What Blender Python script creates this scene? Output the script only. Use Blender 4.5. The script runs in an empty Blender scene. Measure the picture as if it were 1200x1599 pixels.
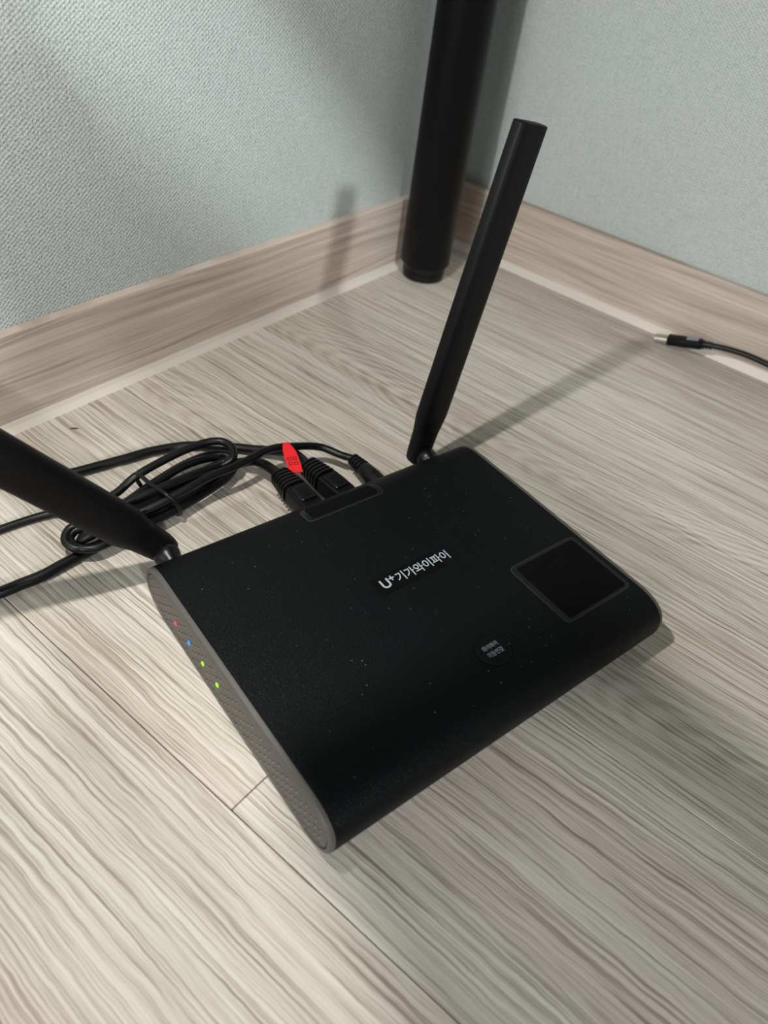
import bpy, math, random
from mathutils import Vector, Matrix
random.seed(7)
scene = bpy.context.scene
col = scene.collection

# ------------------------------------------------------------------ camera
F_PX = 1187.15
cam_d = bpy.data.cameras.new('camera')
cam = bpy.data.objects.new('camera', cam_d); col.objects.link(cam)
cam_d.sensor_fit = 'VERTICAL'; cam_d.sensor_height = 36.0
cam_d.lens = F_PX * 36.0 / 1599.0
cam.matrix_world = Matrix((
    (0.77318435, -0.48977782, 0.40286928, 0.49602614),
    (0.62255724, 0.46511405, -0.62935793, -0.82644396),
    (0.12086539, 0.73741888, 0.66453363, 0.38442592),
    (0, 0, 0, 1)))
cam_d.clip_start = 0.01
cam_d.dof.use_dof = True
cam_d.dof.focus_distance = 0.50
cam_d.dof.aperture_fstop = 7.0
scene.camera = cam

# ------------------------------------------------------------------ light
world = bpy.data.worlds.new('world'); scene.world = world
world.use_nodes = True
bg = world.node_tree.nodes['Background']
bg.inputs[0].default_value = (0.86, 0.93, 1.0, 1); bg.inputs[1].default_value = 0.06

def area_light(name, loc, target, size, energy, color, spread=180):
    d = bpy.data.lights.new(name, 'AREA'); d.shape = 'DISK'; d.size = size
    d.energy = energy; d.color = color; d.spread = math.radians(spread)
    o = bpy.data.objects.new(name, d); col.objects.link(o)
    o.location = loc
    o.rotation_euler = (Vector(target) - Vector(loc)).to_track_quat('-Z', 'Y').to_euler()
    return o
area_light('lamp_light', (0.23, -0.76, 0.58), (0.50, -0.46, 0.0), 0.020, 3.9, (1.0, 0.975, 0.925))
area_light('ceiling_light', (3.8, -2.5, 2.3), (0.3, -0.4, 0.0), 0.22, 122.0, (0.95, 0.98, 1.0))
area_light('window_light', (0.7, -3.0, 1.0), (0.4, 0.0, 0.2), 1.1, 34.0, (1.0, 0.99, 0.965))

vs = scene.view_settings
vs.view_transform = 'Standard'; vs.look = 'None'; vs.gamma = 1.0
vs.use_curve_mapping = False; vs.exposure = -0.18

# ------------------------------------------------------------------ materials
def srgb(r, g, b):
    def c(v):
        v /= 255.0
        return v / 12.92 if v <= 0.04045 else ((v + 0.055) / 1.055) ** 2.4
    return (c(r), c(g), c(b), 1.0)

class NT:
    def __init__(self, name):
        self.m = bpy.data.materials.new(name); self.m.use_nodes = True
        self.t = self.m.node_tree; self.b = self.t.nodes['Principled BSDF']
    def n(self, kind, **kw):
        nd = self.t.nodes.new(kind)
        for k, v in kw.items():
            if k == 'op': nd.operation = v
            elif k.startswith('i_'):
                key = k[2:]
                nd.inputs[int(key) if key.isdigit() else key].default_value = v
            else: setattr(nd, k, v)
        return nd
    def l(self, a, b): self.t.links.new(a, b)
    def math(self, op, a, b=None, c=None):
        nd = self.n('ShaderNodeMath', op=op)
        for i, v in enumerate((a, b, c)):
            if v is None: continue
            if isinstance(v, (int, float)): nd.inputs[i].default_value = v
            else: self.l(v, nd.inputs[i])
        return nd.outputs[0]
    def comb(self, x, y, z):
        nd = self.n('ShaderNodeCombineXYZ')
        for i, v in enumerate((x, y, z)):
            if isinstance(v, (int, float)): nd.inputs[i].default_value = v
            else: self.l(v, nd.inputs[i])
        return nd.outputs[0]
    def noise(self, vec, scale, detail=2.0, rough=0.5, dist=0.0):
        nd = self.n('ShaderNodeTexNoise')
        nd.inputs['Scale'].default_value = scale; nd.inputs['Detail'].default_value = detail
        nd.inputs['Roughness'].default_value = rough; nd.inputs['Distortion'].default_value = dist
        self.l(vec, nd.inputs['Vector']); return nd.outputs['Fac']
    def ramp(self, fac, stops):
        nd = self.n('ShaderNodeValToRGB'); cr = nd.color_ramp
        while len(cr.elements) < len(stops): cr.elements.new(0.5)
        for e, (p, c) in zip(cr.elements, stops): e.position = p; e.color = c
        self.l(fac, nd.inputs[0]); return nd.outputs[0]
    def mix(self, fac, a, b, mode='MIX'):
        nd = self.n('ShaderNodeMix', data_type='RGBA', blend_type=mode)
        for s, v in ((nd.inputs[0], fac), (nd.inputs[6], a), (nd.inputs[7], b)):
            if isinstance(v, (int, float, tuple)): s.default_value = v
            else: self.l(v, s)
        return nd.outputs[2]
    def bump(self, h, strength, dist):
        nd = self.n('ShaderNodeBump'); nd.inputs['Strength'].default_value = strength
        nd.inputs['Distance'].default_value = dist
        self.l(h, nd.inputs['Height']); self.l(nd.outputs[0], self.b.inputs['Normal'])
    def objsep(self):
        tc = self.n('ShaderNodeTexCoord'); s = self.n('ShaderNodeSeparateXYZ')
        self.l(tc.outputs['Object'], s.inputs[0]); return tc.outputs['Object'], s.outputs

def plain(name, color, rough=0.5, spec=0.5, metal=0.0, emit=None, estr=1.0):
    k = NT(name); k.b.inputs['Base Color'].default_value = color
    k.b.inputs['Roughness'].default_value = rough
    k.b.inputs['Specular IOR Level'].default_value = spec
    k.b.inputs['Metallic'].default_value = metal
    if emit:
        k.b.inputs['Emission Color'].default_value = emit
        k.b.inputs['Emission Strength'].default_value = estr
    return k.m

def wood_floor(name):
    k = NT(name); _, s = k.objsep()
    rnd = k.n('ShaderNodeObjectInfo').outputs['Random']
    off = k.math('MULTIPLY', rnd, 37.0)
    x, y = s[0], s[1]
    # slow waviness of the grain
    wv = k.noise(k.comb(k.math('MULTIPLY', x, 3.0), k.math('MULTIPLY', y, 9.0), off), 1.0, 2.0, 0.5)
    yy = k.math('ADD', y, k.math('MULTIPLY', k.math('SUBTRACT', wv, 0.5), 0.016))
    jit = k.noise(k.comb(k.math('MULTIPLY', x, 45.0), k.math('MULTIPLY', y, 60.0), off), 1.0, 2.0, 0.5)
    yy = k.math('ADD', yy, k.math('MULTIPLY', k.math('SUBTRACT', jit, 0.5), 0.0028))
    # cathedral figure: contour lines of a slow field, only in patches
    fig = k.n('ShaderNodeAttribute', attribute_type='OBJECT', attribute_name='figure').outputs['Fac']
    wob = k.noise(k.comb(k.math('MULTIPLY', x, 9.0), k.math('MULTIPLY', y, 30.0), k.math('ADD', off, 9.0)), 1.0, 2.0, 0.5)
    yc = k.math('ADD', y, k.math('ADD', 0.040, k.math('MULTIPLY', k.math('SUBTRACT', wv, 0.5), 0.05)))
    par = k.math('SUBTRACT', k.math('ADD', x, k.math('MULTIPLY', wob, 0.050)), k.math('MULTIPLY', k.math('MULTIPLY', yc, yc), 70.0))
    rings = k.math('SINE', k.math('MULTIPLY', par, 2 * math.pi / 0.026))
    ringm = k.noise(k.comb(k.math('MULTIPLY', x, 7.0), k.math('MULTIPLY', y, 18.0), k.math('ADD', off, 4.0)), 1.0, 1.0)
    ringm = k.math('MINIMUM', k.math('MAXIMUM', k.math('MULTIPLY', k.math('SUBTRACT', ringm, 0.36), 4.0), 0.0), 1.0)
    fine = k.noise(k.comb(k.math('MULTIPLY', x, 14.0), k.math('MULTIPLY', yy, 900.0), off), 1.0, 3.0, 0.65)
    mid = k.noise(k.comb(k.math('MULTIPLY', x, 5.0), k.math('MULTIPLY', yy, 330.0), k.math('ADD', off, 3.0)), 1.0, 2.0, 0.6)
    big = k.noise(k.comb(k.math('MULTIPLY', x, 2.0), k.math('MULTIPLY', yy, 16.0), k.math('ADD', off, 7.0)), 1.0, 2.0, 0.6)
    # thin parallel pore lines of uneven spacing, fading in and out along the plank
    ph = k.noise(k.comb(k.math('MULTIPLY', x, 2.0), k.math('MULTIPLY', yy, 55.0), k.math('ADD', off, 11.0)), 1.0, 2.0, 0.5)
    def lines(period, phase, mx, my, zz, sharp):
        sn = k.math('SINE', k.math('ADD', k.math('MULTIPLY', yy, 2 * math.pi / period), k.math('MULTIPLY', ph, phase)))
        sn = k.math('POWER', k.math('ADD', k.math('MULTIPLY', sn, 0.5), 0.5), sharp)
        md = k.noise(k.comb(k.math('MULTIPLY', x, mx), k.math('MULTIPLY', yy, my), k.math('ADD', off, zz)), 1.0, 3.0, 0.6)
        md = k.math('MINIMUM', k.math('MAXIMUM', k.math('MULTIPLY', k.math('SUBTRACT', md, 0.40), 4.5), 0.0), 1.0)
        return k.math('MULTIPLY', sn, md)
    l1 = lines(0.0046, 26.0, 9.0, 230.0, 15.0, 3.5)
    l2 = lines(0.0024, 41.0, 16.0, 420.0, 19.0, 2.5)
    g = k.math('ADD', k.math('MULTIPLY', fine, 0.46), k.math('MULTIPLY', mid, 0.34))
    g = k.math('ADD', g, k.math('ADD', k.math('MULTIPLY', big, 0.08), 0.065))
    g = k.math('SUBTRACT', g, k.math('MULTIPLY', l1, 0.11))
    g = k.math('SUBTRACT', g, k.math('MULTIPLY', l2, 0.075))
    rr = k.math('MULTIPLY', k.math('MULTIPLY', rings, ringm), k.math('MULTIPLY', fig, 0.042))
    g = k.math('ADD', g, rr)
    c = k.ramp(g, [(0.33, srgb(138, 127, 116)), (0.43, srgb(176, 168, 157)), (0.50, srgb(200, 195, 186)), (0.60, srgb(216, 212, 205))])
    tint = k.ramp(big, [(0.35, srgb(249, 243, 239)), (0.65, srgb(248, 248, 244))])
    c = k.mix(1.0, c, tint, 'MULTIPLY')
    k.l(c, k.b.inputs['Base Color'])
    k.b.inputs['Roughness'].default_value = 0.52
    k.b.inputs['Specular IOR Level'].default_value = 0.35
    k.bump(g, 0.25, 0.0012)
    return k.m

def wood_base(name, along):
    k = NT(name); _, s = k.objsep()
    a = s[0] if along == 'x' else s[1]
    z = s[2]
    wv = k.noise(k.comb(k.math('MULTIPLY', a, 3.0), k.math('MULTIPLY', z, 10.0), 2.0), 1.0, 2.0)
    zz = k.math('ADD', z, k.math('MULTIPLY', wv, 0.02))
    fine = k.noise(k.comb(k.math('MULTIPLY', a, 8.0), k.math('MULTIPLY', zz, 520.0), 1.0), 1.0, 3.0, 0.6)
    mid = k.noise(k.comb(k.math('MULTIPLY', a, 4.0), k.math('MULTIPLY', zz, 170.0), 5.0), 1.0, 2.0)
    g = k.math('ADD', k.math('MULTIPLY', fine, 0.5), k.math('MULTIPLY', mid, 0.5))
    c = k.ramp(g, [(0.34, srgb(162, 146, 134)), (0.5, srgb(193, 179, 167)), (0.64, srgb(211, 199, 188))])
    k.l(c, k.b.inputs['Base Color']); k.b.inputs['Roughness'].default_value = 0.5
    k.b.inputs['Specular IOR Level'].default_value = 0.3
    k.bump(g, 0.12, 0.001)
    return k.m

def wallpaper(name, along):
    k = NT(name); vec, s = k.objsep()
    a = s[0] if along == 'x' else s[1]
    z = s[2]
    d1 = k.noise(vec, 130.0, 2.0); d2 = k.noise(vec, 95.0, 2.0)
    u = k.math('ADD', a, k.math('MULTIPLY', d1, 0.0022))
    v = k.math('ADD', z, k.math('MULTIPLY', d2, 0.0022))
    f = 2 * math.pi / 0.0044
    wu = k.math('SINE', k.math('MULTIPLY', u, f))
    wv = k.math('SINE', k.math('MULTIPLY', v, f * 1.35))
    weave = k.math('MULTIPLY', wu, wv)
    slub = k.noise(k.comb(k.math('MULTIPLY', a, 60.0), k.math('MULTIPLY', z, 700.0), 0.0), 1.0, 3.0, 0.6)
    slub2 = k.noise(k.comb(k.math('MULTIPLY', a, 700.0), k.math('MULTIPLY', z, 60.0), 0.0), 1.0, 3.0, 0.6)
    grit = k.noise(vec, 420.0, 3.0, 0.65)
    h = k.math('ADD', k.math('MULTIPLY', weave, 0.20), k.math('MULTIPLY', k.math('ADD', slub, slub2), 0.45))
    h = k.math('ADD', h, k.math('MULTIPLY', grit, 0.8))
    c = k.ramp(h, [(0.40, srgb(150, 160, 158)), (0.72, srgb(179, 189, 187)), (1.0, srgb(203, 210, 209))])
    k.l(c, k.b.inputs['Base Color']); k.b.inputs['Roughness'].default_value = 0.7
    k.b.inputs['Specular IOR Level'].default_value = 0.2
    k.bump(h, 0.6, 0.0016)
    return k.m

def leather_black(name):
    k = NT(name); vec, s = k.objsep()
    vo = k.n('ShaderNodeTexVoronoi', feature='DISTANCE_TO_EDGE'); vo.inputs['Scale'].default_value = 900.0
    mp = k.n('ShaderNodeMapping'); mp.inputs['Scale'].default_value = (1.3, 0.75, 1.0)
    k.l(vec, mp.inputs[0]); k.l(mp.outputs[0], vo.inputs['Vector'])
    nz = k.noise(vec, 700.0, 2.0)
    h = k.math('ADD', k.math('MULTIPLY', vo.outputs[0], 0.8), k.math('MULTIPLY', nz, 0.5))
    k.b.inputs['Base Color'].default_value = srgb(7, 10, 12)
    k.b.inputs['Roughness'].default_value = 0.45
    k.b.inputs['Specular IOR Level'].default_value = 0.13
    k.bump(h, 0.55, 0.0008)
    return k.m

M = {}
M['floor'] = wood_floor('light_oak_plank')
M['seam'] = plain('dark_joint', srgb(70, 58, 50), 0.9, 0.1)
M['base_l'] = wood_base('oak_baseboard_left', 'y')
M['base_r'] = wood_base('oak_baseboard_right', 'x')
M['caulk'] = plain('white_strip', srgb(212, 205, 194), 0.45)
M['paper_l'] = wallpaper('woven_wallpaper_left', 'y')
M['paper_r'] = wallpaper('woven_wallpaper_right', 'x')
M['leather'] = leather_black('black_grained_plastic')
M['black'] = plain('black_plastic', srgb(10, 10, 12), 0.42, 0.16)
M['matte'] = plain('matte_black_plastic', srgb(11, 11, 13), 0.5, 0.16)
M['rubber'] = plain('black_rubber', srgb(9, 9, 11), 0.38, 0.3)
M['gloss'] = plain('glossy_black_plastic', srgb(8, 8, 10), 0.34, 0.35)
M['metalblack'] = plain('black_painted_steel', srgb(10, 10, 12), 0.42, 0.16)
M['grey'] = plain('warm_grey_plastic', srgb(80, 77, 73), 0.5, 0.4)
M['hole'] = plain('dark_hole', srgb(30, 29, 28), 0.6, 0.3)
M['holeglint'] = plain('painted_hole_glint', srgb(178, 175, 170), 0.35, 0.6)  # light on the hole edges, put into the colour
M['logo'] = plain('logo_print', srgb(160, 172, 184), 0.5)
M['print'] = plain('pale_print', srgb(120, 134, 142), 0.5)
M['sticker'] = plain('dark_glossy_sticker', srgb(14, 16, 18), 0.3, 0.3)
M['stickeredge'] = plain('sticker_edge', srgb(60, 66, 70), 0.4)
M['panel'] = plain('black_print', srgb(3, 3, 3), 0.7, 0.1)
M['red'] = plain('red_tag', srgb(226, 24, 30), 0.5)
M['redink'] = plain('dark_red_ink', srgb(70, 6, 10), 0.6)
M['steel'] = plain('steel', srgb(190, 188, 180), 0.3, 0.5, 1.0)
M['usblabel'] = plain('pale_blue_grey_print', srgb(150, 152, 172), 0.5)
M['darkwood'] = plain('dark_stained_wood', srgb(52, 38, 30), 0.45)
M['dust'] = plain('dust', srgb(150, 152, 150), 0.8)
M['crumb'] = plain('brown_crumb', srgb(60, 46, 34), 0.8)
M['ledr'] = plain('led_red', srgb(230, 40, 80), 0.3, emit=srgb(235, 30, 75), estr=0.8)
M['ledb'] = plain('led_blue', srgb(20, 130, 230), 0.3, emit=srgb(10, 125, 240), estr=0.8)
M['ledg'] = plain('led_green', srgb(140, 230, 20), 0.3, emit=srgb(140, 235, 10), estr=0.8)

# ------------------------------------------------------------------ helpers
def mesh_obj(name, verts, faces, mat, parent=None, smooth=False, loc=None):
    me = bpy.data.meshes.new(name)
    me.from_pydata([tuple(v) for v in verts], [], faces); me.update()
    if mat: me.materials.append(mat)
    if smooth:
        for p in me.polygons: p.use_smooth = True
    o = bpy.data.objects.new(name, me); col.objects.link(o)
    if parent: o.parent = parent
    if loc: o.location = loc
    return o

def empty(name, loc=(0, 0, 0), rz=0.0):
    o = bpy.data.objects.new(name, None); col.objects.link(o)
    o.empty_display_size = 0.02; o.location = loc; o.rotation_euler = (0, 0, rz)
    return o

def tag(o, label=None, cat=None, group=None, kind=None):
    if label: o['label'] = label
    if cat: o['category'] = cat
    if group: o['group'] = group
    if kind: o['kind'] = kind
    return o

def bevel(o, w, seg=2, angle=30):
    b = o.modifiers.new('bevel', 'BEVEL'); b.width = w; b.segments = seg
    b.limit_method = 'ANGLE'; b.angle_limit = math.radians(angle)
    return o

def autosmooth(o, angle=40):
    for p in o.data.polygons: p.use_smooth = True
    o.data.set_sharp_from_angle(angle=math.radians(angle))
    return o

def box_v(x0, x1, y0, y1, z0, z1):
    v = [(x0, y0, z0), (x1, y0, z0), (x1, y1, z0), (x0, y1, z0), (x0, y0, z1), (x1, y0, z1), (x1, y1, z1), (x0, y1, z1)]
    f = [(0, 3, 2, 1), (4, 5, 6, 7), (0, 1, 5, 4), (1, 2, 6, 5), (2, 3, 7, 6), (3, 0, 4, 7)]
    return v, f

def box(name, b, mat, parent=None):
    return mesh_obj(name, *box_v(*b), mat, parent)

def loft(rings, cap0=True, cap1=True):
    n = len(rings[0]); v = [p for r in rings for p in r]; f = []
    for i in range(len(rings) - 1):
        for j in range(n):
            a, b = i * n + j, i * n + (j + 1) % n
            f.append((a, b, b + n, a + n))
    if cap0: f.append(tuple(reversed(range(n))))
    if cap1: f.append(tuple(range((len(rings) - 1) * n, len(rings) * n)))
    return v, f

def catmull(pts, sub=8):
    P = [Vector(p) for p in pts]; out = []
    P = [P[0] * 2 - P[1]] + P + [P[-1] * 2 - P[-2]]
    for i in range(1, len(P) - 2):
        p0, p1, p2, p3 = P[i - 1:i + 3]
        t0 = 0.0; t1 = t0 + max((p1 - p0).length, 1e-5) ** 0.5
        t2 = t1 + max((p2 - p1).length, 1e-5) ** 0.5; t3 = t2 + max((p3 - p2).length, 1e-5) ** 0.5
        for k in range(sub):
            t = t1 + (t2 - t1) * k / sub
            a1 = p0 * ((t1 - t) / (t1 - t0)) + p1 * ((t - t0) / (t1 - t0))
            a2 = p1 * ((t2 - t) / (t2 - t1)) + p2 * ((t - t1) / (t2 - t1))
            a3 = p2 * ((t3 - t) / (t3 - t2)) + p3 * ((t - t2) / (t3 - t2))
            b1 = a1 * ((t2 - t) / (t2 - t0)) + a2 * ((t - t0) / (t2 - t0))
            b2 = a2 * ((t3 - t) / (t3 - t1)) + a3 * ((t - t1) / (t3 - t1))
            out.append(b1 * ((t2 - t) / (t2 - t1)) + b2 * ((t - t1) / (t2 - t1)))
    out.append(P[-2]); return out

def tube(pts, r, n=14):
    pts = [Vector(p) for p in pts]; rings = []
    t = (pts[1] - pts[0]).normalized()
    u = t.orthogonal().normalized()
    for i, p in enumerate(pts):
        a, b = pts[max(i - 1, 0)], pts[min(i + 1, len(pts) - 1)]
        t = (b - a).normalized(); u = (u - t * u.dot(t)).normalized(); w = t.cross(u)
        rad = r[i] if isinstance(r, (list, tuple)) else r
        rings.append([p + (u * math.cos(2 * math.pi * j / n) + w * math.sin(2 * math.pi * j / n)) * rad for j in range(n)])
    return loft(rings)

def sweep_sections(secs):
    """secs: list of (centre, u, v, half_u, half_v, exponent) superellipse sections -> loft"""
    rings = []; N = 24
    for c, u, v, hu, hv, ex in secs:
        ring = []
        for j in range(N):
            a = 2 * math.pi * j / N
            cx, sx = math.cos(a), math.sin(a)
            px = math.copysign(abs(cx) ** (2 / ex), cx) * hu; py = math.copysign(abs(sx) ** (2 / ex), sx) * hv
            ring.append(Vector(c) + Vector(u) * px + Vector(v) * py)
        rings.append(ring)
    return loft(rings)

# ------------------------------------------------------------------ the setting
floor = mesh_obj('floor', *box_v(-0.02, 2.8, -2.2, 0.02, -0.03, -0.0035), M['seam'])
tag(floor, 'light oak wood plank floor with grey streaky grain', kind='structure')
GAP = 0.0006
ys = [0.0, -0.0325, -0.1990, -0.3655, -0.5308, -0.6998, -0.8665, -1.0332, -1.1999, -1.3666, -1.5333, -1.70, -1.8667]
joints = {0: [0.7, 1.5], 1: [0.038, 0.99], 2: [0.95, 1.75], 3: [0.33, 1.23], 4: [0.352, 1.30], 5: [-0.01, 0.86], 6: [0.5, 1.4], 7: [0.2, 1.1], 8: [0.7, 1.6], 9: [0.35, 1.3], 10: [0.6, 1.5], 11: [0.2, 1.1]}
for i in range(len(ys) - 1):
    xs = [0.0] + [j for j in joints[i] if j > 0] + [2.10, 2.79]
    for a, b in zip(xs[:-1], xs[1:]):
        L_, W_ = (b - a) / 2 - GAP / 2, (ys[i] - ys[i + 1]) / 2 - GAP / 2
        v, f = box_v(-L_, L_, -W_, W_, -0.0034, 0.0)
        p = mesh_obj('plank', v, f, M['floor'], floor, loc=((a + b) / 2, (ys[i] + ys[i + 1]) / 2, 0))
        p['figure'] = {2: 1.0, 3: 0.7}.get(i, 0.0)   # cathedral figure in two of the rows
        bevel(p, 0.0004, 1)

wl = box('wall_left', (-0.12, -0.0096, -2.2, 0.0096, -0.03, 2.4), M['paper_l'])
tag(wl, 'left wall papered in grey-green woven-texture wallpaper', kind='structure')
wr = box('wall_right', (-0.12, 2.8, 0.0096, 0.12, -0.03, 2.4), M['paper_r'])
tag(wr, 'right wall papered in grey-green woven-texture wallpaper', kind='structure')
bl = box('baseboard_left', (-0.0096, 0.0, -2.2, 0.0, 0.006, 0.08), M['base_l'])
tag(bl, 'pale oak baseboard along the left wall', kind='structure'); bevel(bl, 0.0012, 2)
br = box('baseboard_right', (-0.0096, 2.8, 0.0, 0.0096, 0.006, 0.08), M['base_r'])
tag(br, 'pale oak baseboard along the right wall', kind='structure'); bevel(br, 0.0012, 2)
# white sealing strips under the baseboards: a concave fillet
def strip(name, along, a0, a1):
    prof = [(-0.004, 0.0), (0.0052, 0.0), (0.0036, 0.0022), (0.0018, 0.0048), (0.0005, 0.0085), (-0.004, 0.0085)]
    if along == 'y': rings = [[(d, t, z) for d, z in prof] for t in (a0, a1)]
    else: rings = [[(t, -d, z) for d, z in prof] for t in (a0, a1)]
    o = mesh_obj(name, *loft(rings), M['caulk'])
    return o
t1 = strip('trim_1', 'y', -2.2, 0.0); tag(t1, 'white sealing strip at the foot of the left baseboard', kind='structure')
t2 = strip('trim_2', 'x', 0.0, 2.8); tag(t2, 'white sealing strip at the foot of the right baseboard', kind='structure')

# ------------------------------------------------------------------ desk leg
desk = empty('desk', (0.0335, -0.1045, 0.0))
tag(desk, 'desk standing in the corner on a round black metal leg', 'desk')
def turned(name, prof, mat, parent, n=40):
    rings = [[(r * math.cos(2 * math.pi * j / n), r * math.sin(2 * math.pi * j / n), z) for j in range(n)] for r, z in prof]
    return autosmooth(mesh_obj(name, *loft(rings), mat, parent), 35)
turned('leg', [(0.0280, 0.0185), (0.0285, 0.0195), (0.0285, 0.70)], M['metalblack'], desk)
turned('foot', [(0.0215, 0.0), (0.0240, 0.0015), (0.0246, 0.008), (0.0246, 0.0095), (0.0238, 0.0100), (0.0238, 0.0106), (0.0246, 0.0112), (0.0246, 0.0185)], M['rubber'], desk)
top = box('tabletop', (-0.035, 1.46, -0.68, 0.105, 0.70, 0.725), M['matte'], desk); bevel(top, 0.002, 2)

# other two round legs of the same desk
for dx, dy in ((1.39, 0.0), (0.0, -0.54), (1.39, -0.54)):
    if dx == 0.0: continue   # that corner of the top is fixed to the wall
    lg = turned('leg', [(0.0280, 0.0185), (0.0285, 0.0195), (0.0285, 0.70)], M['metalblack'], desk); lg.location = (dx, dy, 0)
    ft = turned('foot', [(0.0215, 0.0), (0.0246, 0.008), (0.0246, 0.0185)], M['rubber'], desk); ft.location = (dx, dy, 0)

# ------------------------------------------------------------------ unseen bench added out of frame, shaped to shade the wall and floor
bench_blocker = empty('shade_bench', (1.13, -0.93, 0.0))
tag(bench_blocker, 'unseen dark bench with an open back, added to shade the wall and floor', 'bench')
def slab(name, x0, x1, y0, y1, z0, z1, r=0.012):
    o = mesh_obj(name, *box_v(x0, x1, y0, y1, z0, z1), M['darkwood'], bench_blocker); bevel(o, r, 3); return o
slab('seat', -0.20, 0.44, -0.50, -0.125, 0.425, 0.455)
slab('top_rail', -0.23, 0.47, -0.142, -0.118, 0.64, 0.815)
for x in (-0.19, 0.40):
    slab('back_post', x - 0.014, x + 0.014, -0.135, -0.110, 0.0, 0.66, 0.004)
    slab('leg', x - 0.016, x + 0.016, -0.48, -0.45, 0.0, 0.43, 0.004)

# ------------------------------------------------------------------ unseen gooseneck arm and slab, added to keep lamp light off the floor
holder = empty('shade_slab_holder', (0.42, -0.7845, 0.70))
tag(holder, 'black gooseneck arm added out of view to carry the light-blocking slab', 'phone holder')
PC = Vector((0.350, -0.722, 0.412)); PA = math.radians(-17)
o = mesh_obj('clamp', *box_v(0.01, 0.05, -0.012, 0.03, -0.022, -0.0005), M['matte'], holder); bevel(o, 0.002)
o = mesh_obj('clamp_back', *box_v(0.01, 0.05, -0.012, -0.001, -0.03, 0.045), M['matte'], holder); bevel(o, 0.002)
gp = [(0.03, 0.012, -0.02), (0.03, 0.014, -0.08), (0.03, 0.018, -0.16), (0.03, 0.022, -0.225), (0.015, 0.030, -0.255), (-0.03, 0.052, -0.2685), tuple(PC + Vector((0, 0, 0.010)) - holder.location)]
mesh_obj('gooseneck', *tube(catmull(gp, 8), 0.004), M['rubber'], holder, smooth=True)
o = mesh_obj('cradle', *box_v(-0.02, 0.02, -0.0385, 0.0385, 0.0052, 0.010), M['matte'], holder); o.location = PC - holder.location; o.rotation_euler = (0, 0, PA); bevel(o, 0.001)
for sy in (-1, 1):
    o = mesh_obj('jaw', *box_v(-0.02, 0.02, 0.0378 if sy > 0 else -0.0405, 0.0405 if sy > 0 else -0.0378, -0.0055, 0.010), M['matte'], holder); o.location = PC - holder.location; o.rotation_euler = (0, 0, PA); bevel(o, 0.0008)
phone_blocker = mesh_obj('shade_slab', *box_v(-0.073, 0.073, -0.0372, 0.0372, -0.0045, 0.0045), M['gloss'], loc=PC); phone_blocker.rotation_euler = (0, 0, PA); bevel(phone_blocker, 0.003, 3)
tag(phone_blocker, 'flat black slab added out of view to cast shade on the floor', 'phone_blocker')

# ------------------------------------------------------------------ router
RO = Vector((0.3386, -0.6718, 0.0)); RA = math.radians(-14)
router = empty('wifi_router', RO, RA)
tag(router, 'black wireless router with two antennas and a grey perforated side, lying on the floor', 'router')
S0, S1, WID, ZC, HB = -0.1325, 0.0728, 0.261, 0.0215, 0.0185
AB, AF, EX = 0.0245, 0.0265, 2.5
def end_z(t, ex=EX): return max(0.0, 1 - abs(t) ** ex) ** (1 / ex)
def ztop(s):
    if s < S0 + AB: return ZC + HB * end_z((S0 + AB - s) / AB, 2.3)
    if s > S1 - AF: return ZC + HB * end_z((s - S1 + AF) / AF)
    return ZC + HB
def profile(inset=0.0, half='all', n=16):
    """closed (s, z) outline; counter-clockwise seen from -w"""
    up = []
    for k in range(n + 1):
        a = math.pi / 2 * k / n
        e = 2 / 2.3
        up.append((S0 + AB - math.cos(a) ** e * (AB - inset), math.sin(a) ** e * (HB - inset)))
    fr = []
    for k in range(n + 1):
        a = math.pi / 2 * (1 - k / n)
        e = 2 / EX
        fr.append((S1 - AF + max(math.cos(a), 0) ** e * (AF - inset), max(math.sin(a), 0) ** e * (HB - inset)))
    mid = [(S0 + AB + (S1 - AF - S0 - AB) * k / 8, HB - inset) for k in range(1, 8)]
    upper = up + mid + fr
    lower = [(s, -z) for s, z in reversed(upper)][1:-1]
    return [(s, ZC + z) for s, z in upper + lower]
CAP = 0.0032
def extr(outlines):
    return [[(s, w, z) for s, z in prof] for w, prof in outlines]
shell = mesh_obj('shell', *loft(extr([(CAP, profile(0.0008)), (CAP + 0.0006, profile(0.0)), (WID - CAP - 0.0006, profile(0.0)), (WID - CAP, profile(0.0008))])), M['leather'], router)
autosmooth(shell, 30)
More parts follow.
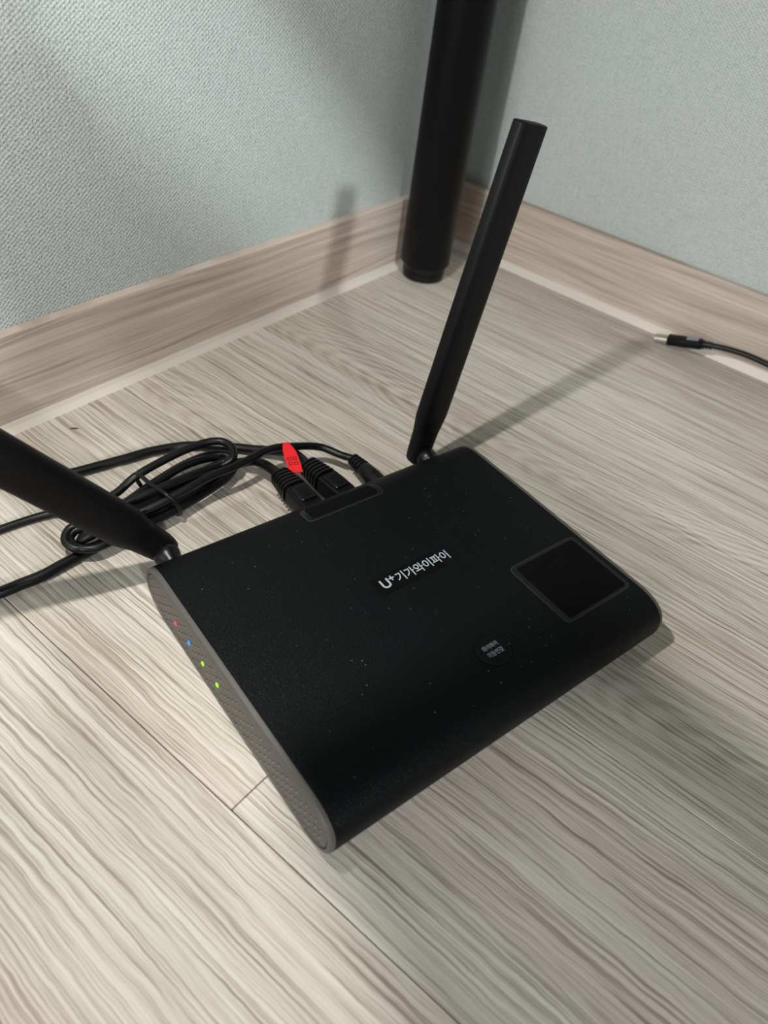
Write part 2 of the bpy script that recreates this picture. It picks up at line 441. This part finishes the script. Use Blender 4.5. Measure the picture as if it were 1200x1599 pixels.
# lower tray: a thin lip along the underside seam
def tray_outline(off):
    return [(s + (off if s > 0 else -off) * 0.0, z) for s, z in profile(-off)]
def lower_lip():
    pr = [(s, z) for s, z in profile(-0.0005) if z < 0.0125]
    pr.sort(key=lambda q: q[0])
    outer = pr; inner = [(s, z + 0.0) for s, z in profile(0.0015) if z < 0.0125]; inner.sort(key=lambda q: q[0])
    ring = outer + list(reversed(inner))
    return loft([[(s, w, z) for s, z in ring] for w in (CAP + 0.0004, WID - CAP - 0.0004)])
tray = mesh_obj('base_tray', *lower_lip(), M['matte'], router); autosmooth(tray, 30)
for sgn, wa, wb in ((1, 0.0, CAP), (-1, WID, WID - CAP)):
    # grey end cap: rounded rim ring, groove, inset panel
    d = lambda t: wa + (wb - wa) * t
    rings = extr([(d(1.0), profile(0.0002)), (d(0.35), profile(0.0002)), (d(0.08), profile(0.0008)), (d(0.0), profile(0.0016)),
                  (d(0.0), profile(0.0029)), (d(0.45), profile(0.0032))])
    rim = mesh_obj('end_cap', *loft(rings, cap0=True, cap1=True), M['grey'], router); autosmooth(rim, 35)
    rings = extr([(d(0.46), profile(0.0029)), (d(0.47), profile(0.0037))])
    gr = mesh_obj('groove', *loft([[(s, w, z) for s, w, z in rings[0]], rings[1]], False, False), M['hole'], rim)
    rings = extr([(d(0.44), profile(0.0038)), (d(0.12), profile(0.0038)), (d(0.06), profile(0.0042))])
    pn = mesh_obj('side_panel', *loft(rings), M['grey'], rim); autosmooth(pn, 35)
# perforation of the visible left panel (tiny dimples, joined) and the four LEDs
hv, hf, lv, lf = [], [], [], []
LEDS = [-0.0913, -0.0741, -0.0569, -0.0398]
yface = CAP * 0.06
def disc(V, Fc, s, z, r, w, n=10, rr=None):
    b = len(V)
    if rr is None:
        V += [(s + r * math.cos(2 * math.pi * k / n), w, z + r * math.sin(2 * math.pi * k / n)) for k in range(n)]
        Fc.append(tuple(range(b, b + n)))
    else:
        V += [(s + q * math.cos(2 * math.pi * k / n), w, z + q * math.sin(2 * math.pi * k / n)) for q in (r, rr) for k in range(n)]
        Fc += [(b + k, b + (k + 1) % n, b + n + (k + 1) % n, b + n + k) for k in range(n)]
for lev in range(7):
    z = 0.0092 + lev * 0.00340
    for k in range(-6, 24):
        s = -0.0956 + 0.00861 * k + (0.0043 if lev % 2 else 0.0)
        if s < -0.126 or s > 0.0645: continue
        # keep inside the panel
        t = (S0 + AB - s) / AB if s < S0 + AB else ((s - S1 + AF) / AF if s > S1 - AF else 0)
        if abs(z - ZC) > (HB - 0.0045) * end_z(min(max(t, 0), 1.0), 2.0) - 0.0008: continue
        if lev in (1, 3) and any(abs(s - q) < 0.002 for q in LEDS): continue
        disc(hv, hf, s, z, 0.00105, yface - 0.00006)
        # painted glint: a small pale disc for light on the hole's lower edge
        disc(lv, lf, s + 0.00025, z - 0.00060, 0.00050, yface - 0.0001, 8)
h = mesh_obj('perforation', hv, hf, M['hole'], router); tag(h, kind='stuff')
h2 = mesh_obj('perforation_glint', lv, lf, M['holeglint'], router); tag(h2, kind='stuff')
for q, mt, lb in zip(LEDS, ('ledr', 'ledb', 'ledg', 'ledg'), ('glowing red indicator light', 'glowing blue indicator light', 'glowing green indicator light', 'glowing green indicator light')):
    rings = []
    for k in range(5):
        a = math.pi / 2 * k / 4
        rings.append([(q + 0.00165 * math.cos(a) * math.cos(2 * math.pi * j / 12) , yface - 0.0007 * math.sin(a) - 0.00001, 0.0194 + 0.00165 * math.cos(a) * math.sin(2 * math.pi * j / 12)) for j in range(12)])
    o = mesh_obj('indicator_light', *loft(rings), M[mt], router, smooth=True); tag(o, lb)
for s in (-0.10, 0.035):
    for w in (0.03, WID - 0.03):
        v, f = loft([[(s + 0.006 * math.cos(2 * math.pi * j / 16), w + 0.006 * math.sin(2 * math.pi * j / 16), z) for j in range(16)] for z in (0.0, 0.0035)])
        mesh_obj('rubber_foot', v, f, M['rubber'], router)

# patches lying on the curved top
def patch(name, s0, s1, w0, w1, rad, mat, parent, lift=0.0002, nose=6):
    pts = []
    for cs, cw, a0 in ((s1 - rad, w1 - rad, 0), (s0 + rad, w1 - rad, 90), (s0 + rad, w0 + rad, 180), (s1 - rad, w0 + rad, 270)):
        for k in range(nose + 1):
            a = math.radians(a0 + 90 * k / nose)
            pts.append((cs + rad * math.cos(a), cw + rad * math.sin(a)))
    # rows across s so the patch follows the curve
    N = 48; rows = []
    for i in range(N + 1):
        s = s0 + (s1 - s0) * i / N
        e = 0.0
        if s < s0 + rad: e = rad - math.sqrt(max(0, rad ** 2 - (s0 + rad - s) ** 2))
        if s > s1 - rad: e = rad - math.sqrt(max(0, rad ** 2 - (s - s1 + rad) ** 2))
        rows.append((s, w0 + e, w1 - e))
    v = []; f = []
    for s, a, b in rows: v += [(s, a, ztop(s) + lift), (s, b, ztop(s) + lift)]
    for i in range(N): f.append((2 * i, 2 * i + 2, 2 * i + 3, 2 * i + 1))
    base = len(v)
    v += [(x, y, z - lift - 0.0001) for x, y, z in v[:base]]
    for i in range(N):
        f.append((2 * i, base + 2 * i, base + 2 * i + 2, 2 * i + 2)); f.append((2 * i + 1, 2 * i + 3, base + 2 * i + 3, base + 2 * i + 1))
    f.append((0, 1, base + 1, base)); f.append((2 * N, base + 2 * N, base + 2 * N + 1, 2 * N + 1))
    return mesh_obj(name, v, f, mat, parent)
lab_e = patch('label_edge', -0.0072, 0.0462, 0.1917, 0.2532, 0.004, M['stickeredge'], router, 0.00015)
lab = patch('label', -0.0069, 0.0459, 0.1920, 0.2529, 0.004, M['sticker'], lab_e, 0.0003); tag(lab_e, 'dark glossy rounded information sticker')
patch('black_field', -0.0045, 0.0440, 0.1960, 0.2505, 0.002, M['panel'], lab_e, 0.0004)
pl_e = patch('port_label', -0.1215, -0.1075, 0.1040, 0.1670, 0.0035, M['stickeredge'], router, 0.00012); tag(pl_e, 'dark sticker above the sockets')
patch('port_label_face', -0.1215, -0.1078, 0.1043, 0.1667, 0.0035, M['sticker'], pl_e, 0.00025)
patch('port_label_field', -0.1215, -0.1095, 0.1080, 0.1630, 0.0030, M['panel'], pl_e, 0.00035)
logo_strip = patch('logo_strip', -0.0447, -0.0308, 0.1068, 0.1580, 0.0004, M['panel'], router, 0.0002)

def text_mesh(name, body, mat, parent, s_base, w0, width=None, height=None, z=0.0402, bold=0.0, squeeze=1.0):
    cu = bpy.data.curves.new(name, 'FONT'); cu.body = body; cu.size = 1.0; cu.extrude = 0.01; cu.offset = bold
    tmp = bpy.data.objects.new(name, cu); col.objects.link(tmp)
    dg = bpy.context.evaluated_depsgraph_get(); dg.update()
    me = bpy.data.meshes.new_from_object(tmp.evaluated_get(dg))
    bpy.data.objects.remove(tmp); bpy.data.curves.remove(cu)
    xs_ = [v.co.x for v in me.vertices]; ys_ = [v.co.y for v in me.vertices]
    sc = width / (max(xs_) - min(xs_)) if width else height / (max(ys_) - min(ys_))
    sy = height / (max(ys_) - min(ys_)) if height else sc
    x0, y0 = min(xs_), min(ys_)
    for v in me.vertices:
        x, y = (v.co.x - x0) * sc, (v.co.y - y0) * sy
        v.co = (s_base - y, w0 + x, z + (0.00015 if v.co.z > 0 else 0.0))
    me.materials.clear(); me.materials.append(mat)
    me.flip_normals()
    o = bpy.data.objects.new(name, me); col.objects.link(o); o.parent = parent
    return o
zt = ZC + HB + 0.0003
text_mesh('logo_letter', 'U', M['logo'], logo_strip, -0.0343, 0.1118, 0.0062, 0.0072, zt, 0.012)
text_mesh('logo_plus', '+', M['logo'], logo_strip, -0.0380, 0.1187, 0.0040, 0.0040, zt, 0.012)
text_mesh('logo_text', '기가와이파이', M['logo'], logo_strip, -0.0342, 0.1238, 0.0420, 0.0078, zt, 0.008)

# round pairing button: groove ring, raised disc, two lines of print
BS, BW, BR = 0.0359, 0.1378, 0.0108
def ring_mesh(r0, r1, z, n=48):
    v = [(BS + r * math.cos(2 * math.pi * k / n), BW + r * math.sin(2 * math.pi * k / n), z) for r in (r0, r1) for k in range(n)]
    return v, [(k, n + k, n + (k + 1) % n, (k + 1) % n)[::-1] for k in range(n)]
n = 48
rings = [[(BS + r * math.cos(2 * math.pi * k / n), BW + r * math.sin(2 * math.pi * k / n), z) for k in range(n)] for r, z in ((BR - 0.0002, 0.0398), (BR - 0.0002, 0.0402), (BR - 0.0007, 0.0405))]
btn = mesh_obj('pairing_button', *loft(rings), M['leather'], router); tag(btn, 'round button with two lines of pale print')
rings = [[(BS + r * math.cos(2 * math.pi * k / n), BW + r * math.sin(2 * math.pi * k / n), z) for k in range(n)] for r, z in ((BR + 0.0005, 0.0397), (BR + 0.0005, 0.04012), (BR - 0.0001, 0.04012))]
mesh_obj('button_groove', *loft(rings, True, False), M['panel'], btn)
text_mesh('button_text', '와이파이', M['print'], btn, 0.0346, 0.1318, 0.0115, 0.0036, 0.0405, 0.0)
text_mesh('button_text', '자동연결', M['print'], btn, 0.0396, 0.1318, 0.0115, 0.0036, 0.0405, 0.0)

# dust specks on the lid
dv_, df_ = [], []
for k in range(170):
    s = random.uniform(-0.105, 0.06); w = random.betavariate(1.3, 1.0) * 0.24 + 0.01
    r = random.choice((0.00012, 0.00015, 0.0002, 0.00028)); z = ztop(s) + 0.00005
    b = len(dv_)
    dv_ += [(s - r, w, z), (s, w - r, z), (s + r, w, z), (s, w + r, z), (s, w, z + r)]
    df_ += [(b, b + 1, b + 4), (b + 1, b + 2, b + 4), (b + 2, b + 3, b + 4), (b + 3, b, b + 4)]
d_ = mesh_obj('dust', dv_, df_, M['dust'], router); tag(d_, kind='stuff')

# antennas: part of the router, each with a hinge and a knob
def antenna(w0, z0, tilt, length, s0=-0.149):
    ax = Vector((0, math.sin(tilt), math.cos(tilt))); vv = Vector((0, math.cos(tilt), -math.sin(tilt))); ss = Vector((1, 0, 0))
    base = Vector((s0, w0, z0))
    def sec(u, hw, ht, ex):
        c = base + ax * u; out = []
        for j in range(32):
            a = 2 * math.pi * j / 32; cx, sx = math.cos(a), math.sin(a)
            out.append(c + vv * (math.copysign(abs(cx) ** (2 / ex), cx) * hw) + ss * (math.copysign(abs(sx) ** (2 / ex), sx) * ht))
        return out
    rings = [sec(0.0205, 0.0108, 0.0066, 3.2), sec(0.0215, 0.0112, 0.0068, 3.2), sec(0.034, 0.0134, 0.0070, 3.2), sec(length * 0.6, 0.0132, 0.0064, 3.6), sec(length - 0.0006, 0.0128, 0.0058, 4.2), sec(length, 0.0122, 0.0052, 4.2)]
    bl_ = mesh_obj('antenna', *loft(rings), M['matte'], router); autosmooth(bl_, 45)
    # hinge block below the blade, rounded at the foot
    rr = []
    for u, hw in ((-0.0098, 0.0040), (-0.0088, 0.0066), (-0.006, 0.0088), (0.0, 0.0098), (0.0202, 0.0109)):
        rr.append(sec(u, hw, 0.0066, 3.2))
    hg = mesh_obj('hinge', *loft(rr), M['matte'], bl_); autosmooth(hg, 30)
    # round knob joining hinge to the router's back
    prof = [(0.0074, 0.0), (0.0082, 0.0012), (0.0086, 0.004), (0.0078, 0.0075), (0.0060, 0.0098), (0.0050, 0.0150)]
    kb = []
    for r, t in reversed(prof):
        kb.append([(s0 + 0.0062 + t, w0 + r * math.cos(2 * math.pi * j / 24), z0 + r * math.sin(2 * math.pi * j / 24)) for j in range(24)])
    k_ = mesh_obj('pivot_knob', *loft(kb), M['gloss'], bl_); autosmooth(k_, 40)
    return bl_
aR = antenna(0.2355, 0.0225, math.radians(10.0), 0.243)
aL = antenna(0.0180, 0.0255, math.radians(-37.5), 0.243)
tag(aR, 'upright black antenna at the right end'); tag(aL, 'black antenna leaning to the left')

# ------------------------------------------------------------------ cables
def Lw(s, w, z):
    c, sn = math.cos(RA), math.sin(RA)
    return Vector((RO.x + s * c - w * sn, RO.y + s * sn + w * c, z))
DV = Vector((math.cos(RA), math.sin(RA), 0)); NV = Vector((-math.sin(RA), math.cos(RA), 0)); UP = Vector((0, 0, 1))

def cable(name, pts, r, label, cat='cable', group=None, sub=8):
    root = empty(name, (pts[len(pts) // 2][0], pts[len(pts) // 2][1], 0))
    tag(root, label, cat, group)
    off = root.location
    v, f = tube([Vector(p) - off for p in catmull(pts, sub)], r)
    mesh_obj('sheath', v, f, M['rubber'], root, smooth=True)
    return root
def addpart(root, name, vf, mat, sharp=35, parent=None):
    off = root.location
    o = mesh_obj(name, [Vector(v) - off for v in vf[0]], vf[1], mat, parent or root)
    return autosmooth(o, sharp)

def rj45(root, w, z, dirw=0.0):
    """ribbed boot and square plug, entering the router's back at width w"""
    ax = (DV + NV * dirw).normalized(); nv = UP.cross(ax)
    tip = Lw(-0.1290, w, z); st = tip - ax * 0.0495
    secs = []
    L_ = 0.0215
    for k in range(6):   # ribs
        u = L_ * k / 6; g = 0.0062 + 0.0022 * k / 6
        for du, e in ((0.0, 0.0), (0.0004, 0.0013), (0.0022, 0.0015), (0.0026, 0.0)):
            secs.append((st + ax * (u + du), nv, UP, g + e, (g + e) * 0.94, 3.2))
    addpart(root, 'boot', sweep_sections(secs), M['rubber'], 30)
    secs = [(st + ax * u, nv, UP, a, b, 7.0) for u, a, b in ((0.0210, 0.0076, 0.0068), (0.0225, 0.0086, 0.0077), (0.0425, 0.0086, 0.0077), (0.0495, 0.0080, 0.0070))]
    body = addpart(root, 'plug_body', sweep_sections(secs), M['black'], 30)
    # raised latch plate with a moulded frame on top
    c = st + ax * 0.0327 + UP * 0.0078
    secs = [(c + ax * 0, nv, ax, 0.0064, 0.0084, 9.0), (c + UP * 0.0012, nv, ax, 0.0062, 0.0082, 9.0), (c + UP * 0.0016, nv, ax, 0.0057, 0.0077, 9.0)]
    addpart(root, 'latch', sweep_sections(secs), M['gloss'], 30, body)
    c = st + ax * 0.0327 + UP * 0.0094
    secs = [(c, nv, ax, 0.0040, 0.0052, 9.0), (c + UP * 0.0004, nv, ax, 0.0038, 0.005, 9.0)]
    addpart(root, 'latch_pad', sweep_sections(secs), M['black'], 30, body)
    return st

st1 = Lw(-0.1785, 0.1250, 0.0205); st2 = Lw(-0.1782, 0.1500, 0.0205)
e1 = cable('network_cable', [tuple(st1 + DV * 0.006), tuple(st1), (0.1782, -0.5043, 0.018), (0.1667, -0.5044, 0.015), (0.1576, -0.5075, 0.0105), (0.1462, -0.5192, 0.0055), (0.1435, -0.5431, 0.0040), (0.1482, -0.5784, 0.0040), (0.1519, -0.6157, 0.0040), (0.1513, -0.6437, 0.0040), (0.1508, -0.6613, 0.0040), (0.1502, -0.6757, 0.0040), (0.1475, -0.6886, 0.0040), (0.145, -0.7009, 0.0040), (0.1354, -0.728, 0.0040), (0.10, -0.80, 0.004)],
           0.0038, 'black network cable running under the bundle, its ribbed plug nearest the leaning antenna')
rj45(e1, 0.1250, 0.0205)
e2 = cable('network_cable', [tuple(st2 + DV * 0.006), tuple(st2), (0.1900, -0.4790, 0.0185), (0.1780, -0.4755, 0.0150), (0.1653, -0.4775, 0.010), (0.1479, -0.4862, 0.006), (0.1324, -0.4957, 0.0042), (0.1075, -0.5201, 0.0040), (0.0943, -0.5457, 0.0040), (0.0894, -0.5629, 0.0040), (0.0827, -0.585, 0.0040), (0.0762, -0.6054, 0.0040), (0.0659, -0.6283, 0.0040), (0.0445, -0.6546, 0.0040), (0.0185, -0.6773, 0.0040)],
           0.0038, 'black network cable curving farthest back towards the baseboard, plugged beside the red-tagged power cable')
rj45(e2, 0.1545, 0.0205, 0.10)

pz = Lw(-0.172, 0.1880, 0.0165)
power_pts = [tuple(pz + DV * 0.006), tuple(pz), (0.2075, -0.4520, 0.0175), (0.192, -0.4585, 0.0195), (0.1809, -0.4761, 0.0230), (0.1749, -0.489, 0.025), (0.1731, -0.5029, 0.0270), (0.1732, -0.518, 0.0275), (0.1722, -0.5323, 0.0275), (0.1685, -0.5502, 0.0270), (0.1662, -0.5695, 0.0250), (0.1625, -0.5914, 0.022), (0.1560, -0.6130, 0.019), (0.1470, -0.6320, 0.0165),
    # left turn
    (0.1400, -0.6420, 0.0150), (0.1425, -0.6485, 0.0130), (0.1510, -0.6490, 0.0120), (0.1590, -0.6420, 0.0120), (0.1625, -0.6200, 0.012), (0.1660, -0.5850, 0.0115), (0.1650, -0.5500, 0.0105), (0.1620, -0.5270, 0.0100),
    # lower right turn
    (0.1560, -0.5150, 0.0110), (0.1470, -0.5120, 0.0125), (0.1385, -0.5200, 0.0140), (0.1340, -0.5400, 0.0145), (0.1345, -0.5700, 0.0140), (0.1370, -0.6000, 0.0120), (0.1400, -0.6250, 0.0100),
    (0.1420, -0.6395, 0.0085), (0.1455, -0.6400, 0.0095), (0.1450, -0.6000, 0.0110), (0.1450, -0.5600, 0.0115), (0.1475, -0.5310, 0.0125),
    (0.1530, -0.5190, 0.0155), (0.1590, -0.5230, 0.0190), (0.1575, -0.5450, 0.0235), (0.1535, -0.5750, 0.0245), (0.1480, -0.6050, 0.0225), (0.1420, -0.6320, 0.0190),
    (0.1380, -0.6450, 0.0165), (0.1435, -0.6520, 0.0140), (0.1525, -0.6495, 0.0120), (0.1565, -0.6350, 0.0095), (0.1565, -0.6000, 0.0065), (0.1565, -0.5600, 0.0065), (0.1535, -0.5250, 0.0075),
    (0.1470, -0.5150, 0.0095), (0.1405, -0.5220, 0.0125), (0.1395, -0.5500, 0.0190), (0.1430, -0.5800, 0.0205), (0.1440, -0.6100, 0.0185), (0.1450, -0.6320, 0.0150), (0.1480, -0.6440, 0.0125), (0.1530, -0.6370, 0.0180), (0.1525, -0.6150, 0.0190), (0.1540, -0.5900, 0.0180), (0.1540, -0.5690, 0.0180), (0.1560, -0.5432, 0.0190), (0.1605, -0.5300, 0.0215),
    # raised upper loop
    (0.1620, -0.5225, 0.0245), (0.1550, -0.5165, 0.0275), (0.1459, -0.5172, 0.0285), (0.1395, -0.5241, 0.0285), (0.1345, -0.5383, 0.0275), (0.1305, -0.5613, 0.0250), (0.1280, -0.5850, 0.021), (0.1245, -0.6000, 0.012),
    (0.1147, -0.6170, 0.0055), (0.1013, -0.6437, 0.0032), (0.0945, -0.6703, 0.0030), (0.0883, -0.7062, 0.0030), (0.07, -0.78, 0.003)]
pw = cable('power_cable', power_pts, 0.0030, 'thin black power cable gathered in a bundle, with a red paper tag', sub=7)
# barrel plug with ribs
secs = []
nvp = NV
for k in range(4):
    u = 0.0035 * k; g = 0.0044 + 0.0004 * k
    for du, e in ((0, 0.0), (0.0003, 0.0008), (0.0022, 0.0009), (0.0025, 0.0)):
        secs.append((pz + DV * (u + du), nvp, UP, g + e, g + e, 2.0))
secs += [(pz + DV * 0.0145, nvp, UP, 0.0066, 0.0066, 2.0), (pz + DV * 0.027, nvp, UP, 0.0074, 0.0074, 2.0), (pz + DV * 0.0275, nvp, UP, 0.0070, 0.0070, 2.0), (pz + DV * 0.0285, nvp, UP, 0.0070, 0.0070, 2.0),
         (pz + DV * 0.029, nvp, UP, 0.0074, 0.0074, 2.0), (pz + DV * 0.041, nvp, UP, 0.0074, 0.0074, 2.0)]
addpart(pw, 'barrel_plug', sweep_sections(secs), M['rubber'], 30)
# red paper tag: a wrap round the cable and a flag hanging from it
TC = Vector((0.1778, -0.4826, 0.0240)); tdir = (Vector((0.1749, -0.489, 0.025)) - Vector((0.1809, -0.4761, 0.0230))).normalized()
tu = UP.cross(tdir).normalized(); tw = tdir.cross(tu)
rings = []
for e, rr in ((-0.0028, 0.0034), (0.0028, 0.0034)):
    rings.append([TC + tdir * e + (tu * math.cos(2 * math.pi * j / 20) + tw * math.sin(2 * math.pi * j / 20)) * rr for j in range(20)])
tg = addpart(pw, 'tag', loft(rings), M['red']); tag(tg, 'red paper tag')
def strip_sheet(path, wvec, wid, th=0.0003):
    rings = []
    for i, p in enumerate(path):
        wd = wid[i] if isinstance(wid, list) else wid
        a = Vector(path[max(0, i - 1)]); b = Vector(path[min(len(path) - 1, i + 1)])
        t = (b - a).normalized(); nn = t.cross(wvec).normalized()
        p = Vector(p)
        rings.append([p - wvec * wd - nn * th, p + wvec * wd - nn * th, p + wvec * wd + nn * th, p - wvec * wd + nn * th])
    return loft(rings)
flag_dir = Vector((0.85, -0.52, 0.0)).normalized()
fpath = [TC + UP * 0.0026 + flag_dir * d_ + UP * h_ for d_, h_ in ((0.0010, 0.0006), (0.006, 0.0010), (0.012, 0.0010), (0.018, 0.0004), (0.024, -0.0008), (0.031, -0.0032))]
fl_w = flag_dir.cross(UP).normalized()
flag = addpart(pw, 'tag_flag', strip_sheet(fpath, fl_w, [0.0028, 0.0040, 0.0050, 0.0052, 0.0052, 0.0052]), M['red'], 60, tg)
# dark print on the flag: two rows of short bars forming the blocky characters
def ink(i0, rows):
    V, Fc = [], []
    for d_, wv_, hl, hw in rows:
        k = d_ / 0.006; i = min(int(k), 4); fr_ = k - i
        p = fpath[i].lerp(fpath[i + 1], fr_); t = (fpath[i + 1] - fpath[i]).normalized()
        nn = fl_w.cross(t).normalized()
        if nn.z < 0: nn = -nn
        p = p + nn * 0.0004 + fl_w * wv_; b = len(V)
        V += [p - t * hl - fl_w * hw, p + t * hl - fl_w * hw, p + t * hl + fl_w * hw, p - t * hl + fl_w * hw]; Fc.append((b, b + 1, b + 2, b + 3))
    return V, Fc
rows = []
for base_d in (0.0185, 0.0232):
    for base_w in (-0.0020, 0.0022):
        rows += [(base_d, base_w - 0.0013, 0.0013, 0.0003), (base_d, base_w + 0.0012, 0.0013, 0.0003), (base_d - 0.0012, base_w, 0.0003, 0.0012), (base_d + 0.0012, base_w, 0.0003, 0.0012)]
addpart(pw, 'tag_print', ink(0, rows), M['redink'], 60, tg)

# twist tie round the bundle
tie_path = [(0.1262, -0.5815, 0.0150), (0.1275, -0.5826, 0.0225), (0.1345, -0.5842, 0.0265), (0.1450, -0.5850, 0.0268), (0.1570, -0.5850, 0.0275), (0.1640, -0.5846, 0.0270), (0.1688, -0.5820, 0.0220), (0.1702, -0.5795, 0.0120), (0.1660, -0.5770, 0.0058), (0.1580, -0.5762, 0.0012), (0.1420, -0.5770, 0.0012), (0.1310, -0.5790, 0.0060), (0.1262, -0.5812, 0.0140)]
tie = empty('cable_tie', (0.148, -0.581, 0)); tag(tie, 'thin black tie strapped round the cable bundle', 'cable tie')
tv, tf = tube([Vector(p) - tie.location for p in catmull(tie_path, 8)], 0.0016, 10)
mesh_obj('strap', tv, tf, M['rubber'], tie, smooth=True)

# ------------------------------------------------------------------ USB cable by the right baseboard
UT = Vector((0.2960, -0.0272, 0.0070)); UB = Vector((0.3091, -0.0245, 0.0098)); UE = Vector((0.3530, -0.0170, 0.0190))
ud = (UE - UB).normalized(); un = UP.cross(ud).normalized(); uu = ud.cross(un)
usb = cable('usb_cable', [tuple(UE - ud * 0.004), tuple(UE), (0.3620, -0.0155, 0.0205), (0.3842, -0.0125, 0.0222), (0.411, -0.0110, 0.0215), (0.4635, -0.012, 0.0190), (0.56, -0.018, 0.012), (0.70, -0.03, 0.0035), (0.85, -0.06, 0.0030)], 0.0030,
            'black cable with a metal plug lying against the right baseboard')
secs = [(UB + ud * u, un, uu, a, b, 4.5) for u, a, b in ((0.0, 0.0066, 0.0040), (0.0012, 0.0074, 0.0046), (0.020, 0.0074, 0.0046), (0.034, 0.0064, 0.0046), (0.0365, 0.0054, 0.0042))]
ub_ = addpart(usb, 'plug_housing', sweep_sections(secs), M['matte'], 35)
secs = [(UB + ud * u + uu * 0.00005, un, uu, a, b, 4.5) for u, a, b in ((0.0195, 0.0060, 0.0047), (0.0300, 0.0054, 0.0048))]
pr = UB + ud * 0.0255
# flat print on the housing's upper face and on its near side
V = [pr + ud * a + un * b + uu * 0.0048 for a, b in ((-0.006, -0.0046), (0.006, -0.0042), (0.006, 0.0042), (-0.006, 0.0046))]
addpart(usb, 'plug_print', (V, [(0, 1, 2, 3)]), M['usblabel'], 35, ub_)
secs = []
for k in range(3):
    u = 0.0368 + 0.0034 * k
    for du, g in ((0, 0.0030), (0.0002, 0.0044 - 0.0002 * k), (0.0022, 0.0044 - 0.0002 * k), (0.0024, 0.0030)):
        secs.append((UB + ud * (u + du), un, uu, g, g, 2.5))
addpart(usb, 'strain_relief', sweep_sections(secs), M['rubber'], 30)
secs = [(UB + ud * u, un, uu, 0.0056, 0.0025, 9.0) for u in (-0.0138, 0.002)]
addpart(usb, 'metal_plug', sweep_sections(secs), M['steel'], 35)

# ------------------------------------------------------------------ a crumb on the floor by the left baseboard
cr = [(-0.004, 0, 0), (-0.001, 0.0009, 0), (0.004, 0.0004, 0), (0.002, -0.0008, 0), (-0.002, -0.0007, 0), (-0.001, 0.0002, 0.0012), (0.0015, 0, 0.001)]
cf = [(0, 5, 1), (1, 5, 6), (1, 6, 2), (2, 6, 3), (3, 6, 5), (3, 5, 4), (4, 5, 0), (0, 1, 2, 3, 4)]
c_ = mesh_obj('floor_crumb', cr, cf, M['crumb'], loc=(0.0274, -0.5675, 0.0)); c_.rotation_euler = (0, 0, 0.9)
tag(c_, 'tiny brown crumb on the floor near the left baseboard', 'crumb')
